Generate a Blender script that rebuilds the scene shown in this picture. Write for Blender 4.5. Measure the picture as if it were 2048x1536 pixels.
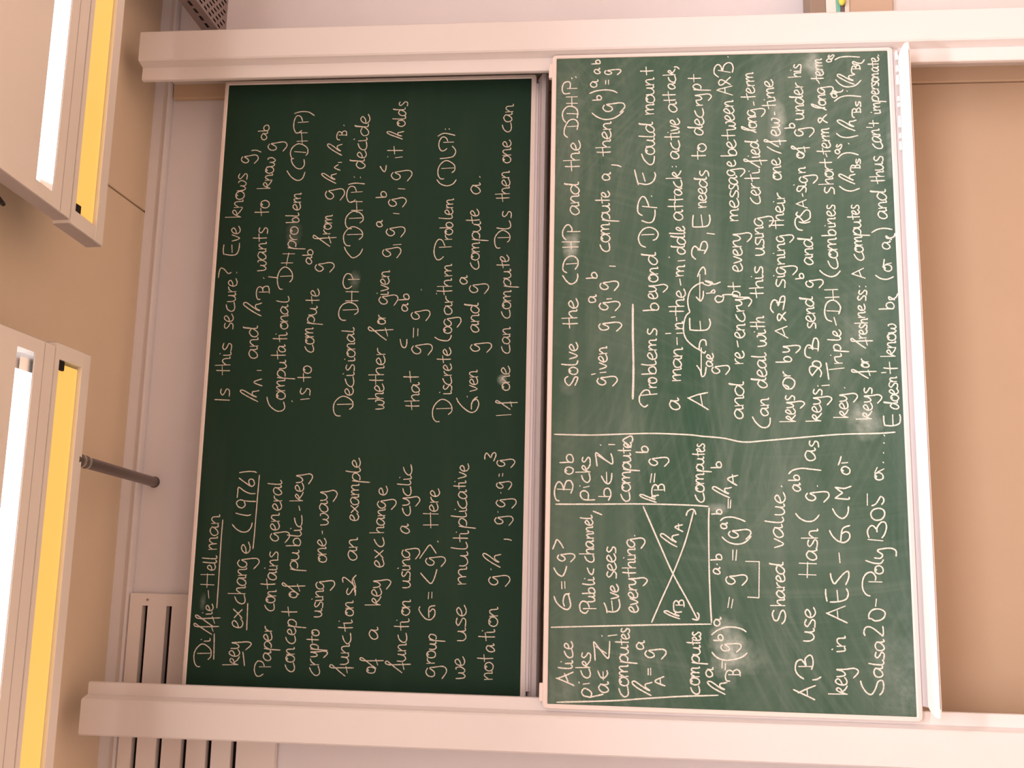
import bpy, bmesh, math, random
from mathutils import Vector, Matrix

S = bpy.context.scene
C = S.collection
for o in list(bpy.data.objects):
    bpy.data.objects.remove(o)

# ------------------------------------------------------------------ camera
# The photographer holds the camera turned on its side: world up points to the left of the frame.
cam_data = bpy.data.cameras.new('camera')
cam_data.sensor_fit = 'HORIZONTAL'
cam_data.sensor_width = 36.0
cam_data.lens = 34.485
cam_data.clip_start = 0.05
cam = bpy.data.objects.new('camera', cam_data)
C.objects.link(cam)
right = Vector((0.98643493, -0.16404687, 0.00589553))
down = Vector((0.02092772, 0.09005694, -0.99571672))
fwd = Vector((0.16281327, 0.98233313, 0.09226844))
cam.matrix_world = Matrix(((down.x, right.x, -fwd.x, 0.44905),
                           (down.y, right.y, -fwd.y, -2.95498),
                           (down.z, right.z, -fwd.z, 1.73919),
                           (0, 0, 0, 1)))
S.camera = cam

# ------------------------------------------------------------------ light and exposure
S.view_settings.view_transform = 'Standard'
S.view_settings.look = 'None'
S.view_settings.gamma = 1.0
S.view_settings.use_curve_mapping = False
S.view_settings.exposure = 0.0
w = bpy.data.worlds.new('room_air')
S.world = w
w.use_nodes = True
w.node_tree.nodes['Background'].inputs[0].default_value = (1.0, 0.80, 0.62, 1)
w.node_tree.nodes['Background'].inputs[1].default_value = 0.0

def area(name, loc, sx, sy, power, col, rot=(0, 0, 0), spread=180):
    l = bpy.data.lights.new(name, 'AREA')
    l.shape = 'RECTANGLE'
    l.size, l.size_y = sx, sy
    l.energy = power
    l.color = col
    l.spread = math.radians(spread)
    o = bpy.data.objects.new(name, l)
    C.objects.link(o)
    o.location = loc
    o.rotation_euler = rot
    return o

# row of ceiling luminaires, then a broad fill area added behind the photographer
LCOL = (1.0, 0.95, 0.965)
area('ceiling_lamp_row', (1.15, -1.60, 3.33), 3.2, 0.18, 58, LCOL, spread=100)
area('rear_fill_area', (1.4, -4.6, 3.33), 6.0, 3.0, 250, LCOL, spread=180)

random.seed(7)

# ------------------------------------------------------------------ materials
def mat(name, col, rough=0.5, spec=0.5, metal=0.0, emit=None, estr=0.0, var=0.03, scale=6.0, bump=0.0, bscale=200.0):
    m = bpy.data.materials.new(name)
    m.use_nodes = True
    nt = m.node_tree
    b = nt.nodes['Principled BSDF']
    b.inputs['Roughness'].default_value = rough
    b.inputs['Metallic'].default_value = metal
    b.inputs['Specular IOR Level'].default_value = spec
    tc = nt.nodes.new('ShaderNodeTexCoord')
    n = nt.nodes.new('ShaderNodeTexNoise')
    n.inputs['Scale'].default_value = scale
    n.inputs['Detail'].default_value = 4
    nt.links.new(tc.outputs['Object'], n.inputs['Vector'])
    r = nt.nodes.new('ShaderNodeMix')
    r.data_type = 'RGBA'
    r.inputs['A'].default_value = tuple(c * (1 - var) for c in col) + (1,)
    r.inputs['B'].default_value = tuple(min(1, c * (1 + var)) for c in col) + (1,)
    nt.links.new(n.outputs['Fac'], r.inputs['Factor'])
    nt.links.new(r.outputs['Result'], b.inputs['Base Color'])
    if bump:
        n2 = nt.nodes.new('ShaderNodeTexNoise')
        n2.inputs['Scale'].default_value = bscale
        nt.links.new(tc.outputs['Object'], n2.inputs['Vector'])
        bp = nt.nodes.new('ShaderNodeBump')
        bp.inputs['Strength'].default_value = bump
        bp.inputs['Distance'].default_value = 0.002
        nt.links.new(n2.outputs['Fac'], bp.inputs['Height'])
        nt.links.new(bp.outputs['Normal'], b.inputs['Normal'])
    if emit:
        b.inputs['Emission Color'].default_value = emit + (1,)
        b.inputs['Emission Strength'].default_value = estr
    return m

M = {}
M['wall'] = mat('wall_paint', (0.86, 0.83, 0.87), 0.8, 0.2, bump=0.15)
M['ceiling'] = mat('ceiling_plaster', (0.82, 0.68, 0.52), 0.9, 0.1, bump=0.2)
M['floor'] = mat('floor_linoleum', (0.70, 0.51, 0.37), 0.5, 0.3, var=0.12)
M['lacquer'] = mat('white_lacquer', (0.84, 0.79, 0.79), 0.35, 0.4, var=0.015)
M['frame'] = mat('board_frame', (0.86, 0.76, 0.72), 0.4, 0.4, var=0.015)
M['lip'] = mat('tray_lip', (0.92, 0.90, 0.89), 0.4, 0.4, var=0.01)
M['alu'] = mat('brushed_aluminium', (0.66, 0.60, 0.62), 0.45, 0.5, metal=0.3, var=0.03)
M['lampwhite'] = mat('lamp_housing', (0.90, 0.83, 0.76), 0.45, 0.4, var=0.015)
M['lampgrey'] = mat('lamp_end_plate', (0.55, 0.49, 0.49), 0.5, 0.4, var=0.02)
M['dark'] = mat('black_backing', (0.012, 0.010, 0.010), 0.9, 0.1)
M['black'] = mat('black_rubber', (0.02, 0.016, 0.015), 0.6, 0.3)
M['chrome'] = mat('mirror_reflector', (0.85, 0.86, 0.88), 0.12, 0.5, metal=1.0, var=0.01)
M['rod'] = mat('grey_rod', (0.16, 0.12, 0.11), 0.35, 0.5, metal=0.35, var=0.03)
M['ring'] = mat('polished_ring', (0.80, 0.75, 0.68), 0.2, 0.5, metal=0.9)
M['zinc'] = mat('galvanised_steel', (0.34, 0.27, 0.26), 0.5, 0.5, metal=0.4, var=0.08, scale=30)
M['grille'] = mat('grille_enamel', (0.90, 0.83, 0.82), 0.5, 0.3, var=0.02)
M['beige'] = mat('beige_laminate', (0.62, 0.45, 0.34), 0.5, 0.3)
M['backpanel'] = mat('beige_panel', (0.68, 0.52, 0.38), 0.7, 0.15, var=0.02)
M['brown'] = mat('brown_board', (0.36, 0.27, 0.21), 0.7, 0.2)
M['paper'] = mat('paper', (0.88, 0.86, 0.83), 0.8, 0.1)
M['cream'] = mat('cream_paper', (0.80, 0.74, 0.66), 0.8, 0.1)
M['teal'] = mat('teal_card', (0.22, 0.55, 0.48), 0.5, 0.3)
M['plum'] = mat('plum_cover', (0.20, 0.13, 0.15), 0.5, 0.3)
M['yellow'] = mat('yellow_plastic', (0.78, 0.74, 0.10), 0.4, 0.4)
M['slit'] = mat('lamp_louvre_glow', (0.9, 0.9, 0.9), 0.5, 0.3, emit=(1.0, 0.97, 1.0), estr=3.2)
M['amber'] = mat('amber_diffuser', (0.80, 0.50, 0.14), 0.5, 0.3, emit=(1.0, 0.66, 0.16), estr=0.55)

def chalk_mat(name, col, base, grain):
    m = bpy.data.materials.new(name)
    m.use_nodes = True
    nt = m.node_tree
    b = nt.nodes['Principled BSDF']
    b.inputs['Roughness'].default_value = 0.95
    b.inputs['Specular IOR Level'].default_value = 0.05
    tc = nt.nodes.new('ShaderNodeTexCoord')
    n = nt.nodes.new('ShaderNodeTexNoise')
    n.inputs['Scale'].default_value = 420
    n.inputs['Detail'].default_value = 2
    nt.links.new(tc.outputs['Object'], n.inputs['Vector'])
    r = nt.nodes.new('ShaderNodeMapRange')
    r.inputs['From Min'].default_value = 0.30
    r.inputs['From Max'].default_value = 0.55
    r.inputs['To Min'].default_value = grain
    r.inputs['To Max'].default_value = 1.0
    nt.links.new(n.outputs['Fac'], r.inputs['Value'])
    x = nt.nodes.new('ShaderNodeMix')
    x.data_type = 'RGBA'
    x.inputs['A'].default_value = base + (1,)
    x.inputs['B'].default_value = col + (1,)
    nt.links.new(r.outputs['Result'], x.inputs['Factor'])
    nt.links.new(x.outputs['Result'], b.inputs['Base Color'])
    return m

def board_mat(name, green, dust, amount, blots, sweeps, arcs=()):
    """green enamel with eraser sweeps and chalk smudges; blots = (x, z, rx, rz, strength)"""
    m = bpy.data.materials.new(name)
    m.use_nodes = True
    nt = m.node_tree
    N, Lk = nt.nodes, nt.links
    b = N['Principled BSDF']
    b.inputs['Roughness'].default_value = 0.75
    b.inputs['Specular IOR Level'].default_value = 0.12
    tc = N.new('ShaderNodeTexCoord')
    acc = None
    def add(sock):
        nonlocal acc
        if acc is None:
            acc = sock
            return
        a = N.new('ShaderNodeMath')
        a.operation = 'ADD'
        Lk.new(acc, a.inputs[0])
        Lk.new(sock, a.inputs[1])
        acc = a.outputs[0]
    for (ang, sl, sw, lo, hi, amp, off) in sweeps:
        mp = N.new('ShaderNodeMapping')
        mp.inputs['Location'].default_value = (off, 0, off * 1.7)
        mp.inputs['Rotation'].default_value = (0, math.radians(ang), 0)
        mp.inputs['Scale'].default_value = (sl, 1, sw)
        Lk.new(tc.outputs['Object'], mp.inputs['Vector'])
        n = N.new('ShaderNodeTexNoise')
        n.inputs['Scale'].default_value = 1.0
        n.inputs['Detail'].default_value = 5
        n.inputs['Distortion'].default_value = 0.35
        Lk.new(mp.outputs['Vector'], n.inputs['Vector'])
        r = N.new('ShaderNodeMapRange')
        r.inputs['From Min'].default_value = lo
        r.inputs['From Max'].default_value = hi
        r.inputs['To Max'].default_value = amp
        Lk.new(n.outputs['Fac'], r.inputs['Value'])
        add(r.outputs['Result'])
    for (ax, az, freq, lo, hi, amp) in arcs:      # wiping arcs round the elbow of whoever cleaned the board
        d = N.new('ShaderNodeVectorMath')
        d.operation = 'DISTANCE'
        d.inputs[1].default_value = (ax, 0, az)
        Lk.new(tc.outputs['Object'], d.inputs[0])
        s1 = N.new('ShaderNodeMath')
        s1.operation = 'MULTIPLY'
        s1.inputs[1].default_value = freq
        Lk.new(d.outputs['Value'], s1.inputs[0])
        n1 = N.new('ShaderNodeTexNoise')
        n1.noise_dimensions = '1D'
        n1.inputs['Detail'].default_value = 3.5
        n1.inputs['Roughness'].default_value = 0.6
        Lk.new(s1.outputs[0], n1.inputs['W'])
        r1 = N.new('ShaderNodeMapRange')
        r1.inputs['From Min'].default_value = lo
        r1.inputs['From Max'].default_value = hi
        r1.inputs['To Max'].default_value = amp
        Lk.new(n1.outputs['Fac'], r1.inputs['Value'])
        mp = N.new('ShaderNodeMapping')
        mp.inputs['Location'].default_value = (ax * 3.3, az, ax + az)
        Lk.new(tc.outputs['Object'], mp.inputs['Vector'])
        n2 = N.new('ShaderNodeTexNoise')
        n2.inputs['Scale'].default_value = 2.6
        n2.inputs['Detail'].default_value = 2
        Lk.new(mp.outputs['Vector'], n2.inputs['Vector'])
        r2 = N.new('ShaderNodeMapRange')
        r2.inputs['From Min'].default_value = 0.42
        r2.inputs['From Max'].default_value = 0.68
        Lk.new(n2.outputs['Fac'], r2.inputs['Value'])
        mm = N.new('ShaderNodeMath')
        mm.operation = 'MULTIPLY'
        Lk.new(r1.outputs['Result'], mm.inputs[0])
        Lk.new(r2.outputs['Result'], mm.inputs[1])
        add(mm.outputs[0])
    for (bx, bz, rx, rz, st) in blots:
        wn = N.new('ShaderNodeTexNoise')
        wn.inputs['Scale'].default_value = 14
        wn.inputs['Detail'].default_value = 4
        Lk.new(tc.outputs['Object'], wn.inputs['Vector'])
        wm = N.new('ShaderNodeVectorMath')
        wm.operation = 'MULTIPLY_ADD'
        wm.inputs[1].default_value = (rx * 1.5, 0, rz * 1.5)
        Lk.new(wn.outputs['Color'], wm.inputs[0])
        wa = N.new('ShaderNodeVectorMath')
        wa.operation = 'ADD'
        wa.inputs[1].default_value = (-rx * .75, 0, -rz * .75)
        Lk.new(tc.outputs['Object'], wa.inputs[0])
        Lk.new(wa.outputs[0], wm.inputs[2])
        mp = N.new('ShaderNodeMapping')
        mp.inputs['Location'].default_value = (-bx / rx, 0, -bz / rz)
        mp.inputs['Scale'].default_value = (1 / rx, 0, 1 / rz)
        Lk.new(wm.outputs[0], mp.inputs['Vector'])
        g = N.new('ShaderNodeTexGradient')
        g.gradient_type = 'SPHERICAL'
        Lk.new(mp.outputs['Vector'], g.inputs['Vector'])
        n = N.new('ShaderNodeTexNoise')
        n.inputs['Scale'].default_value = 60
        n.inputs['Detail'].default_value = 4
        Lk.new(tc.outputs['Object'], n.inputs['Vector'])
        mu = N.new('ShaderNodeMath')
        mu.operation = 'MULTIPLY'
        Lk.new(g.outputs['Fac'], mu.inputs[0])
        Lk.new(n.outputs['Fac'], mu.inputs[1])
        mu2 = N.new('ShaderNodeMath')
        mu2.operation = 'MULTIPLY'
        Lk.new(mu.outputs[0], mu2.inputs[0])
        mu2.inputs[1].default_value = st * 2
        add(mu2.outputs[0])
    cl = N.new('ShaderNodeMath')
    cl.operation = 'MULTIPLY'
    cl.use_clamp = True
    cl.inputs[1].default_value = amount
    Lk.new(acc, cl.inputs[0])
    x = N.new('ShaderNodeMix')
    x.data_type = 'RGBA'
    x.inputs['A'].default_value = green + (1,)
    x.inputs['B'].default_value = dust + (1,)
    Lk.new(cl.outputs[0], x.inputs['Factor'])
    Lk.new(x.outputs['Result'], b.inputs['Base Color'])
    return m

GREEN = (0.033, 0.088, 0.054)
DUST = (0.44, 0.50, 0.45)
M['board_clean_dim'] = board_mat('green_board_wiped_dim', (0.018, 0.047, 0.030), DUST, 1.0,  # upper enamel coloured darker to carry the weaker light up there
    [(0.255, 1.011, 0.035, 0.012, 0.30), (1.46, 0.785, 0.05, 0.035, 0.16), (1.301, 0.568, 0.04, 0.02, 0.25),
     (0.973, 0.078, 0.018, 0.018, 0.6)],
    [(6, 0.9, 9, 0.52, 0.85, 0.03, 3.1)])
M['board_dusty'] = board_mat('green_board_dusty', GREEN, DUST, 0.85,
    [(0.173, 0.527, 0.12, 0.05, 0.8), (0.15, 0.50, 0.06, 0.08, 0.5), (0.845, 0.121, 0.07, 0.06, 0.75),
     (1.773, 0.349, 0.09, 0.035, 0.7), (1.372, 0.99, 0.05, 0.03, 0.9), (1.963, 0.235, 0.06, 0.035, 0.8),
     (0.57, 0.55, 0.02, 0.04, 0.5), (1.10, 0.12, 0.10, 0.05, 0.2), (0.03, 1.0, 0.06, 0.06, 0.12), (0.10, 0.04, 0.2, 0.10, 0.25),
     (0.93, 1.0, 0.03, 0.03, 0.2), (1.68, 0.013, 0.12, 0.012, 0.35)],
    [(8, 0.55, 7, 0.46, 0.80, 0.15, 0.0), (-14, 0.8, 10, 0.52, 0.78, 0.12, 5.0), (24, 0.8, 12, 0.55, 0.80, 0.10, 9.0),
     (0, 1.4, 1.8, 0.30, 0.75, 0.22, 2.0)],
    [(0.5, -0.5, 7, .44, .80, .13), (1.6, 1.9, 8, .46, .80, .08), (0.0, 1.3, 10, .46, .80, .07), (2.4, 0.4, 7, .46, .80, .10), (1.1, -1.2, 9, .44, .80, .10)])
M['chalk_up'] = chalk_mat('chalk_upper_dim', (0.76, 0.68, 0.58), (0.09, 0.11, 0.08), 0.35)  # same chalk, coloured darker for the dimmer light on the upper board
M['chalk_low'] = chalk_mat('chalk_lower_bright', (0.88, 0.84, 0.76), (0.18, 0.22, 0.17), 0.45)  # brighter copy of the chalk for the stronger light lower down
M['chalk'] = mat('chalk_stick_white', (0.92, 0.90, 0.87), 0.95, 0.05)

# ------------------------------------------------------------------ helpers
def obj(name, bm, m, parent=None, smooth=False, kind=None, label=None):
    me = bpy.data.meshes.new(name)
    bmesh.ops.recalc_face_normals(bm, faces=bm.faces)
    bm.to_mesh(me)
    bm.free()
    me.materials.append(m)
    if smooth:
        for p in me.polygons:
            p.use_smooth = True
    o = bpy.data.objects.new(name, me)
    C.objects.link(o)
    if parent:
        bpy.context.view_layer.update()
        o.parent = parent
        o.matrix_parent_inverse = parent.matrix_world.inverted()
    if kind:
        o['kind'] = kind
    if label:
        o['label'] = label
    return o

def thing(name, label, cat, loc=(0, 0, 0), group=None):
    o = bpy.data.objects.new(name, None)
    o.empty_display_size = 0.05
    C.objects.link(o)
    o.location = loc
    o.matrix_world = Matrix.Translation(loc)
    o['label'] = label
    o['category'] = cat
    if group:
        o['group'] = group
    return o

def box(bm, x0, x1, y0, y1, z0, z1, bev=0.0, seg=2):
    r = bmesh.ops.create_cube(bm, size=1.0)
    vs = r['verts']
    for v in vs:
        v.co = Vector((x0 + (v.co.x + .5) * (x1 - x0), y0 + (v.co.y + .5) * (y1 - y0), z0 + (v.co.z + .5) * (z1 - z0)))
    if bev:
        es = list({e for v in vs for e in v.link_edges})
        bmesh.ops.bevel(bm, geom=es, offset=bev, segments=seg, affect='EDGES', profile=0.6)

def prism(bm, prof, axis, a, b):
    """closed 2-D outline swept along an axis; axis X: (y,z), Y: (x,z), Z: (x,y)"""
    def P(u, v, t):
        return {'X': (t, u, v), 'Y': (u, t, v), 'Z': (u, v, t)}[axis]
    r0 = [bm.verts.new(P(u, v, a)) for u, v in prof]
    r1 = [bm.verts.new(P(u, v, b)) for u, v in prof]
    n = len(prof)
    for i in range(n):
        bm.faces.new((r0[i], r0[(i + 1) % n], r1[(i + 1) % n], r1[i]))
    bm.faces.new(r0)
    bm.faces.new(r1[::-1])

def tube(bm, p0, p1, r, n=20, r1=None):
    p0, p1 = Vector(p0), Vector(p1)
    d = (p1 - p0).normalized()
    a = d.orthogonal().normalized()
    c = d.cross(a)
    rings = []
    for p, rr in ((p0, r), (p1, r if r1 is None else r1)):
        rings.append([bm.verts.new(p + (a * math.cos(t) + c * math.sin(t)) * rr) for t in (2 * math.pi * i / n for i in range(n))])
    for i in range(n):
        bm.faces.new((rings[0][i], rings[0][(i + 1) % n], rings[1][(i + 1) % n], rings[1][i]))
    bm.faces.new(rings[0][::-1])
    bm.faces.new(rings[1])

def round_rect(x0, x1, z0, z1, r, seg=5):
    pts = []
    for cx, cz, a0 in ((x1 - r, z1 - r, 0), (x0 + r, z1 - r, 90), (x0 + r, z0 + r, 180), (x1 - r, z0 + r, 270)):
        for i in range(seg + 1):
            a = math.radians(a0 + 90 * i / seg)
            pts.append((cx + r * math.cos(a), cz + r * math.sin(a)))
    return pts

def ring_frame(bm, outer, inner, yf, yb):
    """a flat picture-frame between two outlines with equal point counts"""
    n = len(outer)
    V = lambda pts, y: [bm.verts.new((x, y, z)) for x, z in pts]
    mid = [(o[0] * .85 + i[0] * .15, o[1] * .85 + i[1] * .15) for o, i in zip(outer, inner)]
    mid2 = [(o[0] * .25 + i[0] * .75, o[1] * .25 + i[1] * .75) for o, i in zip(outer, inner)]
    loops = [V(outer, yb), V(outer, yf + .002), V(mid, yf), V(mid2, yf), V(inner, yf + .002), V(inner, yb)]
    for k in range(len(loops)):
        A, B = loops[k], loops[(k + 1) % len(loops)]
        for i in range(n):
            bm.faces.new((A[i], A[(i + 1) % n], B[(i + 1) % n], B[i]))

# ------------------------------------------------------------------ the room
YW, ZC = 0.274, 3.372
bm = bmesh.new(); box(bm, -4.5, 6.5, YW, YW + .15, 0, ZC); obj('wall_back', bm, M['wall'], kind='structure')
bm = bmesh.new(); box(bm, -4.65, -4.5, -8.5, YW + .15, 0, ZC); obj('wall_left', bm, M['wall'], kind='structure')
bm = bmesh.new(); box(bm, 6.5, 6.65, -8.5, YW + .15, 0, ZC); obj('wall_right', bm, M['wall'], kind='structure')
bm = bmesh.new(); box(bm, -4.65, 6.65, -8.65, -8.5, 0, ZC); obj('wall_rear', bm, M['wall'], kind='structure')
bm = bmesh.new(); box(bm, -4.65, 6.65, -8.65, YW + .15, -.15, 0); obj('floor', bm, M['floor'], kind='structure')
# two ceiling slabs that meet in a visible joint
bm = bmesh.new()
box(bm, -4.65, 1.597, -8.65, YW + .15, ZC, ZC + .15, .003, 1)
box(bm, 1.603, 6.65, -8.65, YW + .15, ZC, ZC + .15, .003, 1)
obj('ceiling', bm, M['ceiling'], kind='structure')
# slim coved strip along the top of the back wall
prof = [(YW, ZC), (YW - .006, ZC), (YW - .006, ZC - .035), (YW - .012, ZC - .046), (YW - .020, ZC - .052),
        (YW - .024, ZC - .058), (YW - .022, ZC - .066), (YW - .014, ZC - .071), (YW, ZC - .073)]
bm = bmesh.new(); prism(bm, prof, 'X', -4.5, 6.5); obj('trim_1', bm, M['wall'], kind='structure')

# plain beige panel on the wall between the posts, seen below the boards
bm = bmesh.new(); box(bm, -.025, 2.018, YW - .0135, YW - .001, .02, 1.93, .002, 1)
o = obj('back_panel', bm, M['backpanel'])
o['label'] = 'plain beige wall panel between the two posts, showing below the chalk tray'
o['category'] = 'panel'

# ------------------------------------------------------------------ ventilation grille on the wall behind the left post
g = thing('ventilation_grille', 'pale wall grille with long horizontal slots behind the top of the left post', 'vent', (-.35, YW, 2.77))
GX0, GX1, GZ0, GZ1 = -1.0, .268, 2.775, 3.296
slots = [3.243, 3.160, 3.077, 2.994, 2.911]
SX0, SX1, SH = -.94, .229, .0185
bm = bmesh.new()
yf, yb = YW - .030, YW - .004
def strip(x0, x1, z0, z1):
    box(bm, x0, x1, yf, yb, z0, z1)
strip(GX0, SX0, GZ0, GZ1)
strip(SX1, GX1, GZ0, GZ1)
edges = [GZ1] + [v for s in slots for v in (s + SH / 2, s - SH / 2)] + [GZ0]
for i in range(0, len(edges), 2):
    strip(SX0, SX1, edges[i + 1], edges[i])
obj('panel', bm, M['grille'], g)
bm = bmesh.new(); box(bm, GX0 + .01, GX1 - .01, YW - .004, YW - .001, GZ0 + .01, GZ1 - .01); obj('backing', bm, M['dark'], g, label='black sheet standing for the dark depth behind the slots')  # black sheet stands in for the shade inside the slots
bm = bmesh.new()
for xx, zz in ((GX1 - .02, GZ1 - .06), (GX1 - .02, GZ0 + .06)):
    tube(bm, (xx, yf + .001, zz), (xx, yf - .002, zz), .004, 10)
obj('screw', bm, M['zinc'], g)

# ------------------------------------------------------------------ the two posts that carry the boards
def post(mx, label, yb):
    """mx: function that maps left-post x to world x (mirror for the right one)"""
    t = thing('board_post', label, 'post', (mx(-.083), .12, 0), 'white posts of the sliding blackboard')
    ZT = 3.293
    bm = bmesh.new()
    prof = [(-.136, yb), (-.136, -.018), (-.131, -.023), (-.035, -.023), (-.030, -.019), (-.022, .013), (-.022, .040), (-.080, .050), (-.080, yb)]
    prism(bm, [(mx(x), y) for x, y in prof], 'Z', 0, ZT)
    obj('post_profile', bm, M['lacquer'], t)
    bm = bmesh.new()
    prof = [(-.0218, .0125), (.012, .0125), (.014, .015), (.014, .028), (-.0218, .028)]
    if mx(0) > 1: prof = [(-.0218, .0125), (.021, .0125), (.023, .015), (.023, .028), (-.0218, .028)]
    prism(bm, [(mx(x), y) for x, y in prof], 'Z', 0, ZT)
    obj('guide_flange', bm, M['lacquer'], t)
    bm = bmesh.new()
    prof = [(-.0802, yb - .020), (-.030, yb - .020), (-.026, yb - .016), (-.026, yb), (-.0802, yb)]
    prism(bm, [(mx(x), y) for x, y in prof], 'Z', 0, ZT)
    obj('wall_plate', bm, M['backpanel'], t)  # plate coloured beige to stand in for the deep warm shade beside the post
    bm = bmesh.new(); box(bm, min(mx(-.128), mx(-.084)), max(mx(-.128), mx(-.084)), .0, .20, ZT, ZT + .004, .002, 1)
    obj('end_cap', bm, M['alu'], t)
    return t
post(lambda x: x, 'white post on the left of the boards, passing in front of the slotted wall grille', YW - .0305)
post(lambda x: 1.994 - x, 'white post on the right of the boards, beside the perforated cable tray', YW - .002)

# ------------------------------------------------------------------ handwriting
GLYPH = {
 'a': (1.0, [[(.74,.86),(.45,1.0),(.13,.76),(.04,.36),(.2,.03),(.48,.13),(.72,.55),(.78,.88),(.76,.4),(.84,.06),(1.02,.16)]]),
 'b': (.86, [[(.08,1.78),(.1,.9),(.12,.06)],[(.12,.3),(.16,.05),(.45,-.03),(.76,.28),(.72,.74),(.46,.9),(.2,.68),(.13,.35)]]),
 'c': (.95, [[(.72,1.08),(.28,.85),(.02,.42),(.13,.07),(.45,-.02),(.93,.12)]]),
 'd': (1.05, [[(.74,.82),(.42,1.0),(.1,.72),(.04,.3),(.22,.02),(.5,.12),(.78,.7),(.88,1.55),(.93,1.72),(.84,1.6),(.8,.8),(.82,.18),(1.05,.14)]]),
 'e': (.85, [[(.04,.42),(.4,.52),(.66,.8),(.46,1.03),(.2,.86),(.06,.45),(.18,.08),(.48,-.01),(.86,.2)]]),
 'f': (1.0, [[(0,.05),(.4,.8),(.88,1.62),(1.06,1.98),(.97,2.13),(.8,2.0),(.74,1.6),(.78,.8),(.84,-.75)],[(.32,-.1),(.98,.2)]]),
 'g': (1.0, [[(.76,.82),(.45,1.0),(.12,.76),(.04,.36),(.22,.04),(.5,.14),(.76,.6),(.84,.1),(.95,-.75),(.82,-1.15),(.45,-1.2),(-.1,-.72)]]),
 'h': (.84, [[(.06,1.78),(.1,0)],[(.1,.45),(.34,.88),(.58,.88),(.66,.45),(.68,.06),(.84,.1)]]),
 'ħ': (1.1, [[(0,.1),(.3,.85),(.6,1.5),(.88,1.95),(1.06,2.0),(1.08,1.72),(.84,1.2),(.52,.6),(.42,.22),(.64,.66),(.9,.7),(.98,.35),(1.06,0)]]),
 'i': (.42, [[(.06,.95),(.1,.2),(.2,.0),(.4,.1)],[(.2,1.45),(.24,1.36)]]),
 'k': (.95, [[(.06,1.78),(.1,0)],[(.1,.1),(.3,.72),(.56,1.02),(.74,.86),(.56,.6),(.2,.48)],[(.3,.52),(.6,.2),(.95,-.02)]]),
 'l': (.5, [[(.16,1.78),(.1,1.0),(.1,.25),(.26,0),(.5,.16)]]),
 'm': (1.15, [[(.04,.95),(.08,0)],[(.08,.5),(.28,.9),(.46,.88),(.52,.4),(.53,.05)],[(.53,.5),(.74,.9),(.94,.86),(1.0,.4),(1.02,.04),(1.15,.08)]]),
 'n': (.8, [[(.04,.95),(.08,0)],[(.08,.45),(.34,.92),(.56,.86),(.62,.4),(.64,.04),(.8,.08)]]),
 'o': (.8, [[(.36,.74),(.5,.96),(.2,.9),(.04,.45),(.2,.04),(.55,.02),(.78,.42),(.68,.86),(.42,.98),(.26,.84)]]),
 'p': (.9, [[(.2,.98),(.12,.2),(.06,-1.15)],[(.12,.2),(.26,.72),(.52,1.0),(.82,.85),(.86,.45),(.6,.06),(.26,.06)]]),
 'r': (.62, [[(.08,.95),(.12,0)],[(.12,.45),(.34,.84),(.62,.94)]]),
 's': (.72, [[(.66,.92),(.34,1.02),(.14,.8),(.36,.52),(.64,.3),(.5,.02),(.04,.02)]]),
 't': (.75, [[(.38,1.72),(.36,.9),(.38,0)],[(0,.9),(.78,1.0)]]),
 'u': (.95, [[(.04,.98),(.06,.34),(.25,.0),(.54,.15),(.66,.6),(.68,.95),(.68,.3),(.78,.02),(.95,.12)]]),
 'v': (.75, [[(.04,.95),(.34,.02),(.72,.98)]]),
 'w': (1.1, [[(.04,.98),(.1,.2),(.3,.0),(.5,.34),(.53,.7),(.55,.16),(.78,0),(1.02,.42),(.98,.92),(.82,.96)]]),
 'x': (.8, [[(.04,.9),(.3,.6),(.76,.02)],[(.76,.95),(.4,.45),(.03,.02)]]),
 'y': (.95, [[(.04,.98),(.1,.4),(.3,.14),(.58,.42),(.7,.98),(.78,.1),(.88,-.7),(.7,-1.1),(.4,-1.05),(-.05,-.62)]]),
 'A': (1.2, [[(0,0),(.75,1.6)],[(.65,1.55),(1.2,0)],[(.25,.5),(1.0,.5)]]),
 'B': (2.05, [[(1.15,1.7),(1.18,.2)],[(.05,1.45),(.12,1.9),(.8,2.12),(1.6,2.0),(1.95,1.6),(1.7,1.15),(1.25,1.05),(1.8,1.0),(2.05,.5),(1.8,.1),(.95,.02)]]),
 'C': (1.5, [[(1.5,1.8),(1.2,1.78),(.6,1.5),(.1,.85),(.1,.3),(.45,.0),(1.0,.1)]]),
 'D': (2.05, [[(.05,1.4),(.08,1.85),(.5,2.15),(1.2,2.15),(1.75,1.75),(2.05,1.15),(1.9,.5),(1.5,.05),(1.0,.03),(.7,.4)],[(1.2,1.75),(1.25,.1)]]),
 'H': (1.2, [[(.12,1.7),(.12,0)],[(1.1,1.7),(1.1,0)],[(-.15,.85),(1.2,.88)]]),
 'P': (1.75, [[(.25,.85),(.0,1.2),(.05,1.6),(.6,1.85),(1.3,1.75),(1.7,1.4),(1.6,.95),(1.15,.72)],[(1.05,1.3),(1.08,0)]]),
 '.': (.3, [[(.0,.02),(.3,.1)]]),
}

def smooth_line(pts, sub=5):
    n = len(pts)
    if n < 3:
        return pts
    out = []
    for i in range(n - 1):
        p0, p1, p2, p3 = pts[max(i - 1, 0)], pts[i], pts[i + 1], pts[min(i + 2, n - 1)]
        for k in range(sub):
            t = k / sub
            out.append(tuple(.5 * (2 * b + (c - a) * t + (2 * a - 5 * b + 4 * c - d) * t * t + (3 * b - a - 3 * c + d) * t ** 3)
                             for a, b, c, d in zip(p0, p1, p2, p3)))
    out.append(pts[-1])
    return out

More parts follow.
